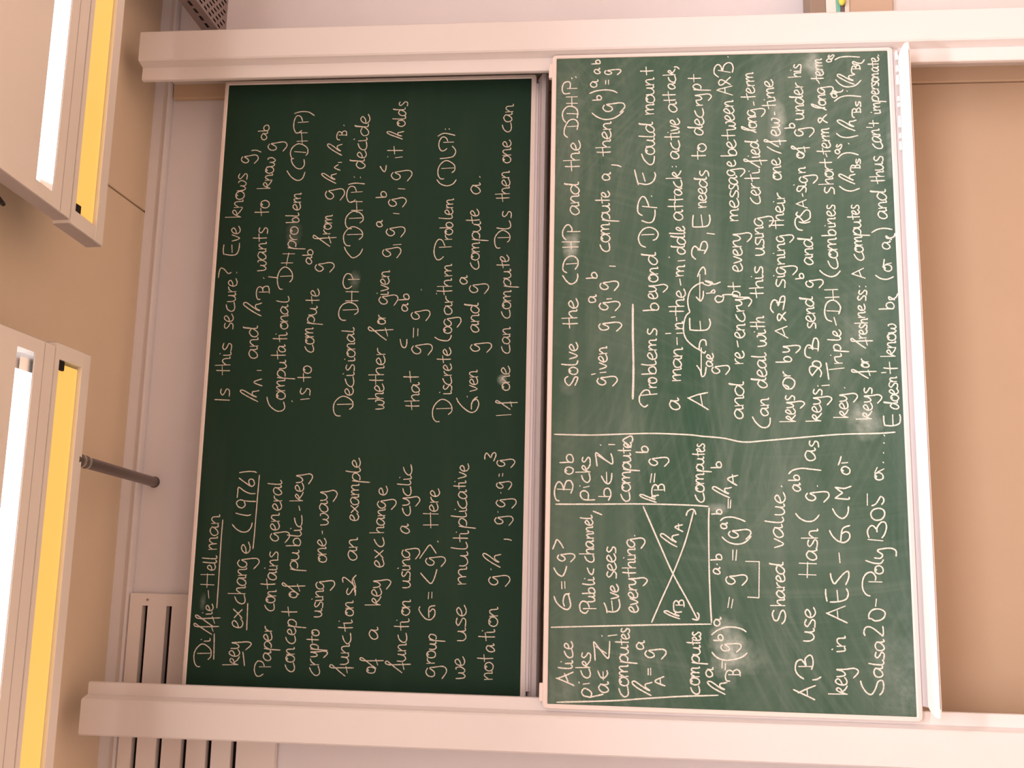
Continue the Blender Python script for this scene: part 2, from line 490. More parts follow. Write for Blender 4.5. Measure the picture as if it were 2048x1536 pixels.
def ribbon(bm, pts, width, y):
    pts = [p for i, p in enumerate(pts) if i == 0 or math.dist(p, pts[i - 1]) > 2e-4]
    if len(pts) == 1:
        pts = [pts[0], (pts[0][0] + .002, pts[0][1])]
    n = len(pts)
    L, R = [], []
    y0 = y
    for i, (x, z) in enumerate(pts):
        y = y0 - i * 6e-6        # later parts of a stroke lie on the earlier ones
        a, b = pts[max(i - 1, 0)], pts[min(i + 1, n - 1)]
        dx, dz = b[0] - a[0], b[1] - a[1]
        l = math.hypot(dx, dz) or 1
        h = width * .5 * random.uniform(.86, 1.14)
        if i in (0, n - 1):
            h *= .75
        nx, nz = -dz / l * h, dx / l * h
        L.append(bm.verts.new((x + nx, y, z + nz)))
        R.append(bm.verts.new((x - nx, y, z - nz)))
    for i in range(n - 1):
        bm.faces.new((L[i], R[i], R[i + 1], L[i + 1]))
    for e, s in ((0, -1), (n - 1, 1)):
        a, b = (pts[1], pts[0]) if s < 0 else (pts[-2], pts[-1])
        l = math.dist(a, b) or 1
        ux, uz = (b[0] - a[0]) / l * width * .38, (b[1] - a[1]) / l * width * .38
        tip = bm.verts.new((b[0] + ux, y, b[1] + uz))
        bm.faces.new((L[e], R[e], tip))

def write(parent, lines, z0, y, width, m):
    for words, strokes in lines:
        bm = bmesh.new()
        k = 0
        for (txt, x0, zz0, x1, zz1, h) in words:
            p0, p1 = Vector((x0, zz0 + z0 * 1000)), Vector((x1, zz1 + z0 * 1000))
            tot = sum(GLYPH[c][0] for c in txt)
            ux = (p1 - p0) / tot
            adv = 0
            for c in txt:
                wd, sts = GLYPH[c]
                sx, sy, lift = random.uniform(.95, 1.05), random.uniform(.94, 1.06), random.uniform(-.03, .03)
                for st in sts:
                    pts = []
                    for gx, gy in st:
                        q = p0 + ux * (adv + wd * .5 + (gx - wd * .5) * sx)
                        pts.append((q.x / 1000 + random.uniform(-.0006, .0006), (q.y + h * (gy * sy + lift)) / 1000 + random.uniform(-.0006, .0006)))
                    ribbon(bm, smooth_line(pts), width, y - .00030 * (k % 5))
                    k += 1
                adv += wd
        for wf, s in strokes:
            pts = [(s[i] / 1000, s[i + 1] / 1000 + z0) for i in range(0, len(s), 2)]
            ribbon(bm, smooth_line(pts, 6), width * (1.05 if wf == 1 else 1.5), y - .00030 * (k % 5))
            k += 1
        obj('chalk_writing', bm, m, parent)

# chalk words: (text, x0, z0, x1, z1, x-height) and freehand strokes, in mm on the board
UPPER_WRITING = [
 ([('D',55,967,126,972,27),('i',133,976,145,976,21),('f',155,970,186,972,28),('f',179,968,212,970,28),('ie',215,976,249,974,22),('H',304,976,343,977,27),('ell',352,977,399,972,26),('man',416,976,528,973,28)],
  [(1,[266,990,290,994]),(1,[237,962,321,962,438,963,512,962]),(1,[80,961,124,963,158,965])]),
 ([('key',64,882,139,876,30),('ex',176,875,236,879,32),('chang',251,873,395,873,30),('e',407,867,443,868,29)],
  [(1,[64,861,87,865,106,869]),(1,[172,861,215,862,254,863]),(1,[498,930,484,916,475,897,477,879,490,868,504,865]),(1,[534,921,530,904,527,882,530,871]),(1,[573,895,576,910,568,921,555,915,551,901,560,892,572,895,572,876,572,858]),(1,[583,920,600,919,616,917,604,897,597,878,597,861]),(1,[646,918,633,899,620,876,627,866,641,871,642,882,633,885,621,879]),(1,[663,918,667,892,667,870,664,861]),(1,[423,857,476,855,577,853,656,851])]),
 ([('P',35,775,80,778,30),('aper',80,777,187,780,25),('con',232,778,297,773,28),('t',300,777,329,779,29),('ains',326,775,417,774,27),('gen',447,775,536,778,27),('eral',544,771,641,776,27)],
  []),
 ([('con',51,703,124,704,27),('cep',135,705,208,703,27),('t',218,701,245,703,28),('o',274,706,294,707,26),('f',285,700,317,702,26),('pu',356,708,423,706,26),('blic',431,705,530,702,25),('key',573,704,664,706,26)],
  [(1,[546,712,560,716])]),
 ([('cr',42,622,91,626,27),('yp',97,627,136,630,25),('t',139,629,159,630,24),('o',160,630,180,631,23),('using',216,623,332,621,26),('one',384,617,461,622,27),('way',500,618,613,624,27)],
  [(1,[474,635,483,636])]),
 ([('f',44,538,73,534,26),('unc',76,534,173,528,26),('ti',177,523,213,526,28),('on',222,523,270,526,25),('s',284,520,310,519,27),('an',393,519,465,521,28),('exam',515,521,633,523,27),('ple',636,521,714,524,26)],
  [(1,[326,561,338,563,339,553,316,525,301,521]),(1,[349,520,333,532,313,525,296,522]),(1,[341,530,311,519])]),
 ([('o',53,448,73,448,25),('f',70,444,98,442,25),('a',154,442,192,442,28),('key',257,440,339,438,28),('ex',373,434,429,436,30),('c',438,436,467,438,28),('hang',478,438,587,435,26),('e',598,434,627,431,27)],
  []),
 ([('f',59,362,89,357,27),('unc',91,354,179,352,26),('ti',185,348,221,348,28),('on',230,348,278,344,25),('using',313,347,437,353,26),('a',480,355,510,360,27),('cyc',536,356,629,357,25),('lic',629,357,697,357,25)],
  []),
 ([('g',49,260,83,261,29),('ro',87,264,127,261,27),('up',130,260,177,261,23),('g',384,274,412,275,28),('.',456,265,459,265,18),('H',505,265,546,267,27),('ere',550,270,622,266,27)],
  [(1,[258,315,250,318,237,311,222,296,220,280,232,269,246,268,252,275,243,284]),(1,[226,286,253,287,260,280,262,268]),(1,[282,290,302,289]),(1,[285,279,303,279]),(1,[360,317,343,301,329,284,343,274,372,266]),(1,[405,321,426,307,446,292,438,282,421,270])]),
 ([('we',46,169,112,172,27),('use',158,170,267,172,28),('mu',326,173,429,171,27),('l',432,171,458,172,29),('ti',458,172,494,171,27),('pli',499,176,565,178,26),('ca',562,178,620,178,26),('ti',622,183,649,182,24),('ve',654,183,701,174,25)],
  []),
 ([('no',46,85,98,84,27),('t',99,84,120,84,27),('a',128,79,153,81,27),('ti',162,80,197,80,29),('on',203,74,263,73,27),('g',329,73,360,74,29),('.',375,96,378,96,17),('ħ',383,66,424,67,29),('g',515,63,541,64,26),('.',551,79,554,79,18),('g',567,58,596,59,29),('.',610,70,613,70,18),('g',625,64,649,65,22),('g',694,61,719,62,25)],
  [(1,[469,59,469,47,466,35]),(1,[663,79,671,78]),(1,[664,68,673,67]),(1,[716,125,728,125,736,120,730,113,722,106,733,102,738,95,730,90,711,97])]),
 ([('s',910,969,938,971,29),('this',981,973,1089,972,28),('se',1133,972,1187,975,29),('cure',1195,972,1307,969,28),('.',1326,972,1329,972,19),('ve',1435,970,1489,972,28),('knows',1518,972,1677,957,29),('g',1711,956,1742,958,28)],
  [(1,[900,1017,899,991,898,967]),(1,[1310,1034,1328,1033,1343,1028,1339,1016,1325,1002,1328,991]),(1,[1391,1022,1407,1024,1424,1023]),(1,[1392,1021,1388,997,1391,979,1407,971,1430,970]),(1,[1397,993,1424,996]),(1,[1756,950,1757,934,1750,916])]),
 ([('ħ',895,870,932,872,31),('and',1036,882,1148,885,30),('ħ',1179,876,1226,879,33),('B',1235,855,1281,857,20),('.',1306,877,1310,878,19),('wants',1333,874,1485,877,28),('to',1524,875,1578,877,29),('know',1618,875,1731,865,27),('g',1755,862,1786,864,29),('ab',1793,901,1849,891,20)],
  [(1,[946,861,958,890,969,864]),(1,[997,881,997,867])]),
 ([('C',862,780,909,783,31),('omp',901,783,999,786,28),('u',1001,784,1033,787,24),('t',1035,788,1061,789,28),('a',1058,789,1083,791,24),('ti',1093,786,1124,788,28),('ona',1134,788,1217,788,25),('l',1222,788,1247,788,25),('D',1269,779,1345,784,25),('H',1356,783,1394,777,24),('pro',1406,776,1484,771,27),('bl',1497,772,1533,771,26),('em',1542,768,1603,768,25),('H',1783,756,1820,760,23),('P',1818,755,1879,758,28)],
  [(1,[1313,863,1311,847,1309,831]),(1,[1682,822,1660,806,1647,784,1654,767,1676,759]),(1,[1725,801,1722,809,1705,803,1690,788,1689,772,1702,763,1721,765]),(1,[1723,806,1742,814,1763,809,1777,791,1774,772,1761,756,1744,754,1736,760]),(1,[1750,800,1746,760]),(1,[1887,808,1893,785,1891,759,1878,738])]),
 ([('.',895,756,898,757,19),('s',915,700,941,701,30),('to',962,699,1013,700,27),('com',1057,695,1141,700,27),('pu',1149,699,1214,691,26),('te',1221,686,1271,688,28),('g',1330,677,1362,678,29),('ab',1355,718,1407,717,20),('f',1416,659,1452,661,28),('rom',1457,661,1525,657,26),('g',1579,655,1617,657,28),('ħ',1634,648,1671,650,26),('ħ',1734,634,1775,636,26),('B',1788,622,1820,622,16),('.',1838,632,1842,633,19)],
  [(1,[902,730,905,701]),(1,[1681,639,1691,659,1701,646]),(1,[1709,647,1709,635])]),
 ([('D',849,554,913,557,30),('ecis',915,558,1020,558,27),('iona',1028,556,1124,563,25),('l',1124,563,1142,564,25),('D',1164,552,1224,555,28),('H',1226,556,1264,557,25),('P',1273,554,1322,556,28),('D',1417,550,1482,553,28),('D',1475,551,1537,554,27),('H',1537,556,1573,558,23),('P',1569,557,1625,559,28),('.',1655,588,1658,588,19),('.',1653,567,1657,567,19),('deci',1685,554,1797,551,30),('de',1801,548,1879,546,30)],
  [(1,[1413,611,1395,601,1376,581,1387,559,1406,549]),(1,[1631,608,1635,584,1632,553])]),
 ([('whe',872,455,954,458,29),('ther',952,461,1072,457,28),('f',1099,455,1140,457,29),('or',1151,462,1183,463,25),('g',1218,457,1251,459,29),('iven',1249,457,1333,454,26),('g',1379,453,1411,455,28),('g',1450,443,1482,444,29),('a',1481,486,1505,485,22),('g',1552,441,1583,443,28),('b',1581,478,1607,479,20),('g',1644,431,1678,432,30),('.',1725,477,1728,477,19),('t',1734,426,1762,427,30),('ħ',1788,427,1815,427,28),('o',1832,424,1855,424,26),('ld',1857,423,1899,423,26),('s',1904,419,1923,418,27)],
  [(1,[1419,447,1421,420]),(1,[1528,451,1526,431]),(1,[1614,438,1612,415]),(1,[1693,503,1679,494,1674,487,1683,483,1696,482]),(1,[1722,453,1725,428])]),
 ([('tha',872,341,960,342,27),('t',960,345,996,347,29),('g',1053,341,1088,343,29),('g',1166,350,1200,351,29),('a',1194,390,1222,388,21),('b',1232,388,1255,389,18),('.',1266,347,1269,347,19)],
  [(1,[1102,411,1080,405,1074,394,1086,389,1102,389]),(1,[1108,368,1139,368]),(1,[1113,354,1137,354])]),
 ([('D',834,234,905,236,27),('iscre',922,237,1022,241,26),('te',1025,243,1074,245,26),('og',1120,245,1176,244,26),('ar',1182,244,1246,242,28),('th',1250,245,1304,247,28),('.',1252,296,1255,296,15),('m',1310,248,1354,250,24),('P',1370,252,1437,254,31),('rob',1434,252,1498,251,24),('lem',1506,253,1576,251,24),('D',1644,249,1709,251,27),('P',1744,256,1794,257,27),('.',1819,285,1822,285,16),('.',1819,273,1822,273,16)],
  [(1,[1109,298,1100,282,1097,257,1105,247,1116,244]),(1,[1643,309,1628,296,1621,274,1628,254,1642,244]),(1,[1717,301,1719,277,1724,257,1739,249,1751,253,1760,261]),(1,[1796,311,1806,289,1798,253])]),
 ([('.',914,185,917,185,18),('ven',931,154,1001,156,26),('g',1062,150,1093,150,30),('and',1124,154,1223,156,28),('g',1255,161,1289,162,27),('a',1285,198,1313,197,23),('com',1334,160,1428,161,26),('pu',1430,161,1496,159,25),('te',1491,162,1540,167,26),('a',1591,162,1630,161,30),('.',1649,164,1652,164,19)],
  [(1,[911,221,897,214,878,196,865,174,871,157,892,149,907,156,902,168]),(1,[875,172,892,172,907,165,915,154])]),
 ([('f',876,46,902,42,24),('one',935,51,1015,53,25),('can',1056,54,1142,53,25),('com',1171,55,1264,53,26),('pu',1272,54,1336,57,24),('te',1338,59,1383,64,26),('D',1405,60,1466,61,24),('s',1507,59,1533,59,28),('then',1564,64,1671,67,26),('one',1697,65,1779,64,27),('can',1807,66,1904,58,27)],
  [(1,[855,92,859,45]),(1,[1475,106,1471,80,1475,62,1488,60,1499,65])]),
]
LOWER_WRITING = [
 ([],
  [(1,[5,1017,15,853,23,773,33,666,40,556])]),
 ([],
  [(1,[216,1036,224,881,232,718,238,573])]),
 ([],
  [(1,[575,1028,577,911,580,772,579,635,576,577])]),
 ([],
  [(1,[785,1035,784,926,788,828,791,736,788,633,784,594,779,531,768,473,773,408,784,299,794,190,798,83,802,34])]),
 ([],
  [(1,[242,572,310,575,393,577,525,577,572,575])]),
 ([('li',98,972,125,972,24),('ce',131,973,177,973,23)],
  [(1,[53,967,64,994,73,1020]),(1,[72,1015,81,992,91,970]),(1,[64,985,75,990,87,996])]),
 ([('.',61,952,64,952,16),('cks',76,921,148,920,24)],
  [(1,[23,923,26,939,36,945,46,938,43,926,35,917,25,918,22,923,27,902,32,883]),(1,[58,941,61,923])]),
 ([('a',36,868,66,867,28),('.',195,886,197,886,22)],
  [(1,[97,899,80,891,78,880,89,871,99,873]),(1,[72,883,95,884]),(1,[126,907,156,909,178,911,156,892,133,870,157,866,181,865]),(1,[165,905,146,874]),(1,[196,870,200,844])]),
 ([('com',27,811,117,811,26),('pu',119,812,172,812,23),('tes',172,810,220,808,23)],
  []),
 ([('ħ',33,743,70,743,27),('g',138,736,164,736,26),('a',160,769,185,764,22)],
  [(1,[61,706,73,735,87,709]),(1,[67,719,82,720]),(1,[90,754,108,754]),(1,[90,747,109,747])]),
 ([('com',40,609,118,608,24),('pu',123,608,178,605,22),('tes',178,605,215,603,23)],
  []),
 ([('a',89,572,116,568,19),('ħ',44,533,77,530,28),('B',79,494,113,491,20),('g',163,522,187,521,25),('b',191,540,210,540,16),('a',232,549,258,543,19),('g',352,503,381,502,26),('a',380,546,400,545,20),('.',407,553,410,553,16),('b',419,541,439,541,18),('g',485,491,512,491,28),('a',511,525,531,522,20),('b',552,540,569,538,16),('ħ',602,513,635,509,29),('b',689,539,709,537,16)],
  [(1,[116,544,136,543]),(1,[111,535,129,534]),(1,[159,572,145,558,138,534,142,505,150,484,160,472]),(1,[208,572,220,557,230,533,231,506,226,485,219,474]),(1,[286,525,315,520]),(1,[285,515,310,510]),(1,[317,468,316,436]),(1,[316,436,419,433]),(1,[419,433,419,472]),(1,[422,509,451,508]),(1,[421,500,451,497]),(1,[488,539,475,524,468,502,470,481,480,465,492,455]),(1,[535,543,544,531,546,509,541,488,534,471]),(1,[572,520,599,519]),(1,[572,514,596,512]),(1,[639,493,658,520,669,490]),(1,[648,504,671,506])]),
 ([('g',408,997,431,997,24)],
  [(1,[305,1029,289,1022,275,1008,268,990,279,980,298,983,312,987,314,983]),(1,[277,998,292,1002,310,997,313,987]),(1,[327,1006,348,1007]),(1,[329,997,349,998]),(1,[388,1031,371,1020,364,1006,375,998,393,993]),(1,[442,1035,459,1028,470,1023,462,1013,446,1003])]),
 ([('ub',291,909,334,910,21),('li',339,911,364,912,20),('cha',406,912,472,913,24),('nnel',475,914,544,918,20)],
  [(1,[272,943,273,905]),(1,[276,925,289,931,293,945,282,953,265,950,259,937,267,928]),(1,[390,932,376,926,371,918,379,914,388,913]),(1,[556,916,552,905,546,890])]),
 ([('ve',301,839,344,842,23),('sees',361,847,454,850,25)],
  [(1,[262,873,277,876,290,882]),(1,[266,874,265,854,270,842,283,836,302,839]),(1,[269,857,297,860])]),
 ([('every',264,782,367,787,25),('thing',367,789,482,793,23),('.',486,791,488,791,17)],
  []),
 ([('ħ',456,667,494,664,26),('ħ',250,660,272,657,26),('B',269,651,304,650,15)],
  [(1,[238,744,309,713,373,684,470,646,563,620]),(1,[548,642,560,638,567,627,564,618,552,614]),(1,[573,768,463,720,379,682,307,642,252,613]),(1,[251,627,249,611,263,608,269,613]),(1,[501,652,514,675,521,653]),(1,[507,664,524,665])]),
 ([('o',665,977,687,977,24),('b',697,978,727,978,22)],
  [(1,[585,1017,589,1027,609,1032,631,1028,642,1019,634,1009,618,1004,629,1002,644,996,645,984,632,977,618,979,608,983]),(1,[620,1024,619,983])]),
 ([('.',630,955,632,955,17),('cks',641,927,719,925,24)],
  [(1,[590,911,589,933,592,947,602,954,613,952,616,941,608,931,591,931]),(1,[626,945,630,928])]),
 ([('.',753,894,756,894,22)],
  [(1,[600,900,600,866]),(1,[589,871,603,864,617,865,625,872,621,882,608,884,600,880]),(1,[661,892,645,883,638,872,648,863,670,861]),(1,[642,876,673,877]),(1,[691,905,712,908,731,908,712,884,698,861,712,859,729,864]),(1,[723,904,702,870]),(1,[756,871,756,852])]),
 ([('com',586,808,677,805,24),('pu',677,805,730,805,23),('te',731,804,764,803,23)],
  [(1,[747,804,758,815,769,828,779,814,782,803,772,799,762,803])]),
 ([('ħ',585,727,608,722,29),('B',600,706,640,704,18),('g',694,725,721,725,27),('b',731,754,754,754,20)],
  [(1,[644,747,670,743]),(1,[645,736,671,733])]),
 ([('com',588,589,675,589,24),('pu',677,590,723,588,21),('tes',724,587,762,586,22)],
  []),
 ([('hare',293,363,385,361,24),('d',384,361,419,363,23),('va',458,362,527,363,27),('l',530,363,549,361,30),('ue',553,357,620,355,29),('.',637,363,640,363,22)],
  [(1,[282,394,271,399,255,394,255,384,277,375,282,367,269,362,253,365,244,373])]),
 ([('use',197,285,294,276,28),('H',380,273,421,270,28),('ash',425,270,517,263,28),('g',597,266,627,265,30),('a',624,309,648,309,23),('b',655,313,673,312,17),('.',639,261,642,260,19),('a',714,265,753,261,29),('s',753,254,776,255,27)],
  [(1,[37,286,50,315,63,345]),(1,[54,332,65,310,76,283]),(1,[45,306,67,307]),(1,[91,291,93,279,100,267]),(1,[93,315,103,330,119,338,139,334,146,322,139,314,130,308,148,310,159,298,154,290,136,288,120,293]),(1,[127,329,128,292]),(1,[560,326,547,315,538,297,539,278,548,266,557,259]),(1,[675,343,686,331,692,306,690,279,687,250])]),
 ([('key',52,196,128,196,29),('in',169,197,215,195,26),('o',675,168,699,169,25)],
  [(1,[252,189,265,218,278,247]),(1,[277,246,299,193]),(1,[263,215,285,216]),(1,[311,244,328,247,345,247]),(1,[309,236,311,211,319,190,335,184,348,189]),(1,[313,213,343,215]),(1,[390,232,376,230,361,222,371,212,390,195,397,182,380,181,359,190]),(1,[421,204,449,206]),(1,[513,231,497,223,483,208,479,190,490,176,505,175,510,186,503,197]),(1,[483,200,508,197,521,191,528,173]),(1,[576,220,559,211,548,195,555,182,568,176,583,175]),(1,[610,172,605,172,604,180,606,212]),(1,[606,212,617,198,622,191,630,201,638,211]),(1,[638,211,635,187,638,175,642,165]),(1,[703,200,715,195,729,191]),(1,[709,190,711,172])]),
 ([('alsa',103,96,209,88,25),('o',391,85,415,84,24),('o',660,73,683,73,23),('.',712,71,714,71,21),('.',739,69,742,68,21),('.',768,65,771,65,19),('.',790,64,793,64,19)],
  [(1,[93,158,78,154,61,142,57,129,72,118,92,110,95,98,80,95,65,99,56,107]),(1,[218,141,226,144,239,140,243,130,238,117,224,99,219,92,230,90,245,91]),(1,[265,129,278,128,290,118,293,99,285,84,271,86,262,98,260,113,265,121,266,129]),(1,[300,109,321,106]),(1,[329,123,333,134,349,143,373,142,391,132,396,116,384,106,373,107]),(1,[369,125,369,88]),(1,[429,132,422,110,422,90,432,82]),(1,[437,107,436,91,446,84,458,98,464,79,465,58,458,46,443,46]),(1,[489,123,486,81]),(1,[494,120,510,124,523,119,529,109,518,98,510,97,524,96,539,84,538,73,524,70,505,76,494,84]),(1,[552,110,564,112,575,104,579,88,573,75,559,74,547,84,545,100,552,110]),(1,[587,121,621,120]),(1,[586,109,591,98,605,88,613,83,608,75,598,75,590,81]),(1,[682,97,698,89]),(1,[684,89,694,70])]),
 ([('o',968,967,992,967,26),('ve',1015,968,1070,968,25),('the',1114,968,1207,968,27),('and',1477,967,1586,967,28),('the',1622,967,1725,966,28),('.',1934,993,1938,993,21),('.',1937,980,1941,980,21)],
  [(1,[963,995,957,1004,945,1003,935,992,946,982,960,975,960,966,949,968,935,974]),(1,[1001,1016,999,993,1001,971,1013,966]),(1,[1282,1016,1264,1004,1254,990,1261,975,1276,969,1287,970]),(1,[1290,1003,1300,1015,1325,1012,1341,999,1343,982,1332,970,1315,969,1301,977]),(1,[1318,1005,1320,972]),(1,[1372,1017,1373,968]),(1,[1390,1019,1390,965]),(1,[1367,990,1391,991]),(1,[1396,1006,1407,1016,1425,1017,1442,1008,1445,998,1434,989,1425,989]),(1,[1423,1003,1423,963]),(1,[1735,1006,1745,1016,1767,1015,1791,1002,1795,984,1782,973,1760,976]),(1,[1772,1007,1773,975]),(1,[1786,1012,1799,1021,1821,1022,1839,1008,1838,987,1824,975,1800,976]),(1,[1816,1009,1814,972]),(1,[1850,1011,1850,975]),(1,[1872,1012,1872,976]),(1,[1843,993,1872,994]),(1,[1885,1000,1884,1018,1898,1025,1919,1020,1925,1006,1917,999,1902,1000]),(1,[1901,1009,1901,977])]),
 ([('g',936,879,966,879,27),('ven',984,877,1057,877,24),('g',1107,872,1134,872,32),('g',1171,873,1200,873,29),('a',1194,915,1219,910,24),('b',1270,909,1292,909,19),('g',1235,875,1264,875,26),('com',1357,872,1450,871,27),('pu',1454,871,1514,871,25),('te',1515,872,1555,873,25),('a',1589,872,1617,867,25),('then',1670,870,1786,868,26),('g',1819,862,1851,863,30),('b',1857,900,1877,900,16),('a',1903,916,1928,909,22),('g',1946,867,1963,867,24),('a',1949,904,1969,904,19),('b',1981,905,1999,905,16)],
  [(1,[975,898,977,880]),(1,[969,924,972,912]),(1,[1148,865,1150,853]),(1,[1206,879,1207,864]),(1,[1311,871,1310,853]),(1,[1641,866,1639,848,1634,836]),(1,[1816,929,1802,912,1793,888,1796,862,1808,841,1820,829]),(1,[1883,937,1891,916,1894,886,1890,862,1883,849]),(1,[1913,886,1926,886]),(1,[1913,877,1927,877])]),
 ([],
  [(2,[895,799,984,797,1101,799,1189,799])]),
 ([('ro',928,727,961,728,24),('bl',969,730,1013,728,25),('em',1015,728,1082,727,25),('s',1091,726,1114,726,27),('b',1167,723,1195,722,27),('ey',1205,724,1253,725,26),('on',1259,723,1308,723,27),('d',1314,723,1354,727,27),('.',1534,740,1537,740,20),('oul',1673,732,1746,731,28),('d',1746,731,1782,735,27),('moun',1806,733,1933,732,26),('t',1942,734,1968,734,25)],
  [(1,[877,754,871,765,884,778,904,778,921,765,921,751,908,747]),(1,[906,775,911,726]),(1,[1371,760,1379,775,1402,782,1426,770,1435,750,1428,730,1413,721,1398,727,1393,737]),(1,[1411,772,1412,734]),(1,[1457,772,1450,753,1454,738,1474,731,1492,731]),(1,[1473,770,1484,783,1511,783,1533,773,1532,762,1514,753,1502,750]),(1,[1503,770,1498,725]),(1,[1574,782,1601,789,1624,794]),(1,[1579,780,1575,756,1584,737,1603,729,1614,732]),(1,[1585,761,1613,769]),(1,[1676,772,1656,764,1640,747,1646,735,1668,732])]),
 ([('a',862,657,899,660,29),('man',951,655,1054,649,26),('n',1110,648,1135,648,24),('the',1154,645,1237,639,26),('m',1277,645,1313,640,25),('.',1336,687,1339,687,20),('d',1346,638,1378,638,26),('d',1378,638,1409,638,27),('le',1412,638,1438,641,26),('a',1457,646,1490,644,27),('tt',1490,644,1536,644,27),('ac',1537,647,1589,647,25),('k',1591,650,1619,651,26),('.',1630,675,1633,675,17),('.',1631,664,1634,664,17),('ac',1657,655,1720,654,26),('tive',1721,654,1792,654,26),('a',1813,661,1848,661,25),('tt',1845,665,1882,665,23),('ack',1891,665,1960,666,22)],
  [(1,[1062,665,1085,666]),(1,[1098,667,1099,649]),(1,[1097,700,1098,684]),(1,[1137,666,1149,667]),(1,[1249,653,1269,656]),(1,[1326,661,1328,640]),(1,[1966,669,1966,660,1959,653])]),
 ([('nee',1497,573,1564,572,23),('d',1562,570,1597,569,24),('s',1597,564,1620,567,25),('to',1655,574,1706,572,26),('dec',1734,579,1825,579,27),('r',1833,580,1848,580,22),('y',1850,579,1874,582,24),('p',1883,583,1907,584,24),('t',1913,586,1939,585,24),('g',974,538,1000,538,24),('ae',995,560,1037,557,19)],
  [(1,[864,574,882,603,900,635]),(1,[899,632,909,606,916,575]),(1,[874,591,909,597]),(1,[968,594,1054,593]),(1,[999,607,982,596,965,592,971,583,994,579]),(1,[1047,600,1069,597,1078,590,1075,580,1060,578]),(1,[1043,580,1037,585,1046,597,1057,615,1080,638,1107,646,1133,644,1154,637,1164,626]),(1,[1164,626,1183,631,1204,632,1230,625,1248,608,1257,588,1252,585]),(1,[1108,626,1127,627,1146,627]),(1,[1109,626,1107,601,1110,575,1127,565,1143,568]),(1,[1107,594,1136,596]),(1,[1201,596,1283,595]),(1,[1212,607,1204,600,1199,593,1212,586,1230,585]),(1,[1276,602,1295,595,1306,585,1298,579,1283,578]),(1,[1331,607,1343,618,1361,618,1373,610,1364,598,1361,595,1385,587,1386,575,1370,571,1349,581]),(1,[1361,601,1359,578]),(1,[1414,572,1411,549]),(1,[1435,615,1455,615,1473,613]),(1,[1435,613,1435,589,1439,569,1457,562,1474,564]),(1,[1436,585,1474,589]),(1,[1212,529,1215,543,1205,550,1195,542,1199,528,1212,524,1218,526,1219,501,1215,481]),(1,[1223,576,1225,553]),(1,[1226,563,1234,554,1228,550,1223,554]),(1,[1252,582,1248,568,1257,557,1263,579,1252,554,1259,533])]),
 ([('and',836,472,949,466,27),('re',1003,468,1044,467,26),('en',1083,465,1129,461,27),('cr',1135,461,1183,463,24),('y',1183,465,1209,467,24),('p',1209,474,1230,474,22),('t',1234,472,1256,472,23),('every',1290,467,1417,467,27),('mes',1451,476,1553,474,26),('sa',1552,474,1599,478,26),('g',1599,484,1624,483,24),('e',1629,482,1651,481,26),('be',1662,479,1717,480,27),('t',1719,482,1745,481,25),('ween',1749,480,1850,487,28),('.',1995,498,1998,498,21)],
  [(1,[1056,483,1075,486]),(1,[1867,487,1885,536]),(1,[1887,532,1898,488]),(1,[1874,510,1893,511]),(1,[1928,493,1916,505,1905,515,1901,525,1910,530,1919,524,1916,514,1909,504,1902,493]),(1,[1928,530,1941,543,1960,542,1971,532,1963,522,1948,518,1966,513,1976,501,1973,489,1959,484,1943,487]),(1,[1952,531,1944,493])]),
 ([('an',846,398,902,396,24),('deal',930,399,1039,401,26),('wi',1057,399,1110,401,25),('th',1110,402,1152,404,24),('this',1209,405,1309,405,24),('using',1342,399,1468,403,26),('cer',1508,408,1574,410,26),('t',1579,408,1602,410,26),('i',1605,410,1621,407,23),('f',1625,406,1653,402,26),('ied',1657,407,1716,410,24),('ong',1755,415,1821,418,24),('term',1850,416,1942,423,25)],
  [(1,[844,445,827,435,813,419,813,403,824,394,841,393]),(1,[1762,461,1751,438,1741,416]),(1,[1762,461,1754,458,1749,441,1750,418]),(1,[1831,421,1843,423])]),
 ([('keys',829,319,910,321,26),('r',966,330,982,333,21),('b',1008,328,1029,326,24),('y',1039,328,1064,326,24),('s',1238,341,1269,340,27),('i',1273,340,1282,340,24),('g',1282,338,1310,338,27),('nin',1313,339,1383,337,23),('g',1385,340,1408,339,22),('the',1426,340,1505,336,24),('ir',1506,334,1542,334,24),('one',1584,343,1655,345,25),('f',1693,347,1715,342,25),('ew',1727,344,1789,345,25),('time',1818,354,1917,362,24)],
  [(1,[941,348,934,337,929,341,938,351,949,353,961,345,962,331,952,319,938,321,929,330,929,345]),(1,[1084,335,1106,373]),(1,[1106,372,1120,337]),(1,[1093,344,1113,351]),(1,[1164,340,1153,350,1141,356,1138,362,1148,365,1158,361,1155,354,1146,347,1138,340]),(1,[1162,376,1174,384,1191,382,1202,374,1197,364,1185,362,1188,360,1210,353,1213,343,1200,342,1171,348]),(1,[1193,367,1196,342]),(1,[1693,384,1681,367,1670,341]),(1,[1798,358,1808,359])]),
 ([('keys',830,246,930,240,25),('.',937,250,940,250,19),('send',1112,252,1212,257,24),('g',1241,256,1267,255,24),('b',1266,284,1286,284,14),('and',1311,254,1400,254,25),('si',1541,270,1573,268,26),('g',1573,265,1600,264,24),('n',1605,269,1625,269,21),('o',1653,271,1675,271,22),('f',1665,272,1692,269,20),('g',1725,274,1755,273,27),('b',1751,299,1770,298,17),('under',1781,269,1904,270,25),('his',1921,276,1967,273,23)],
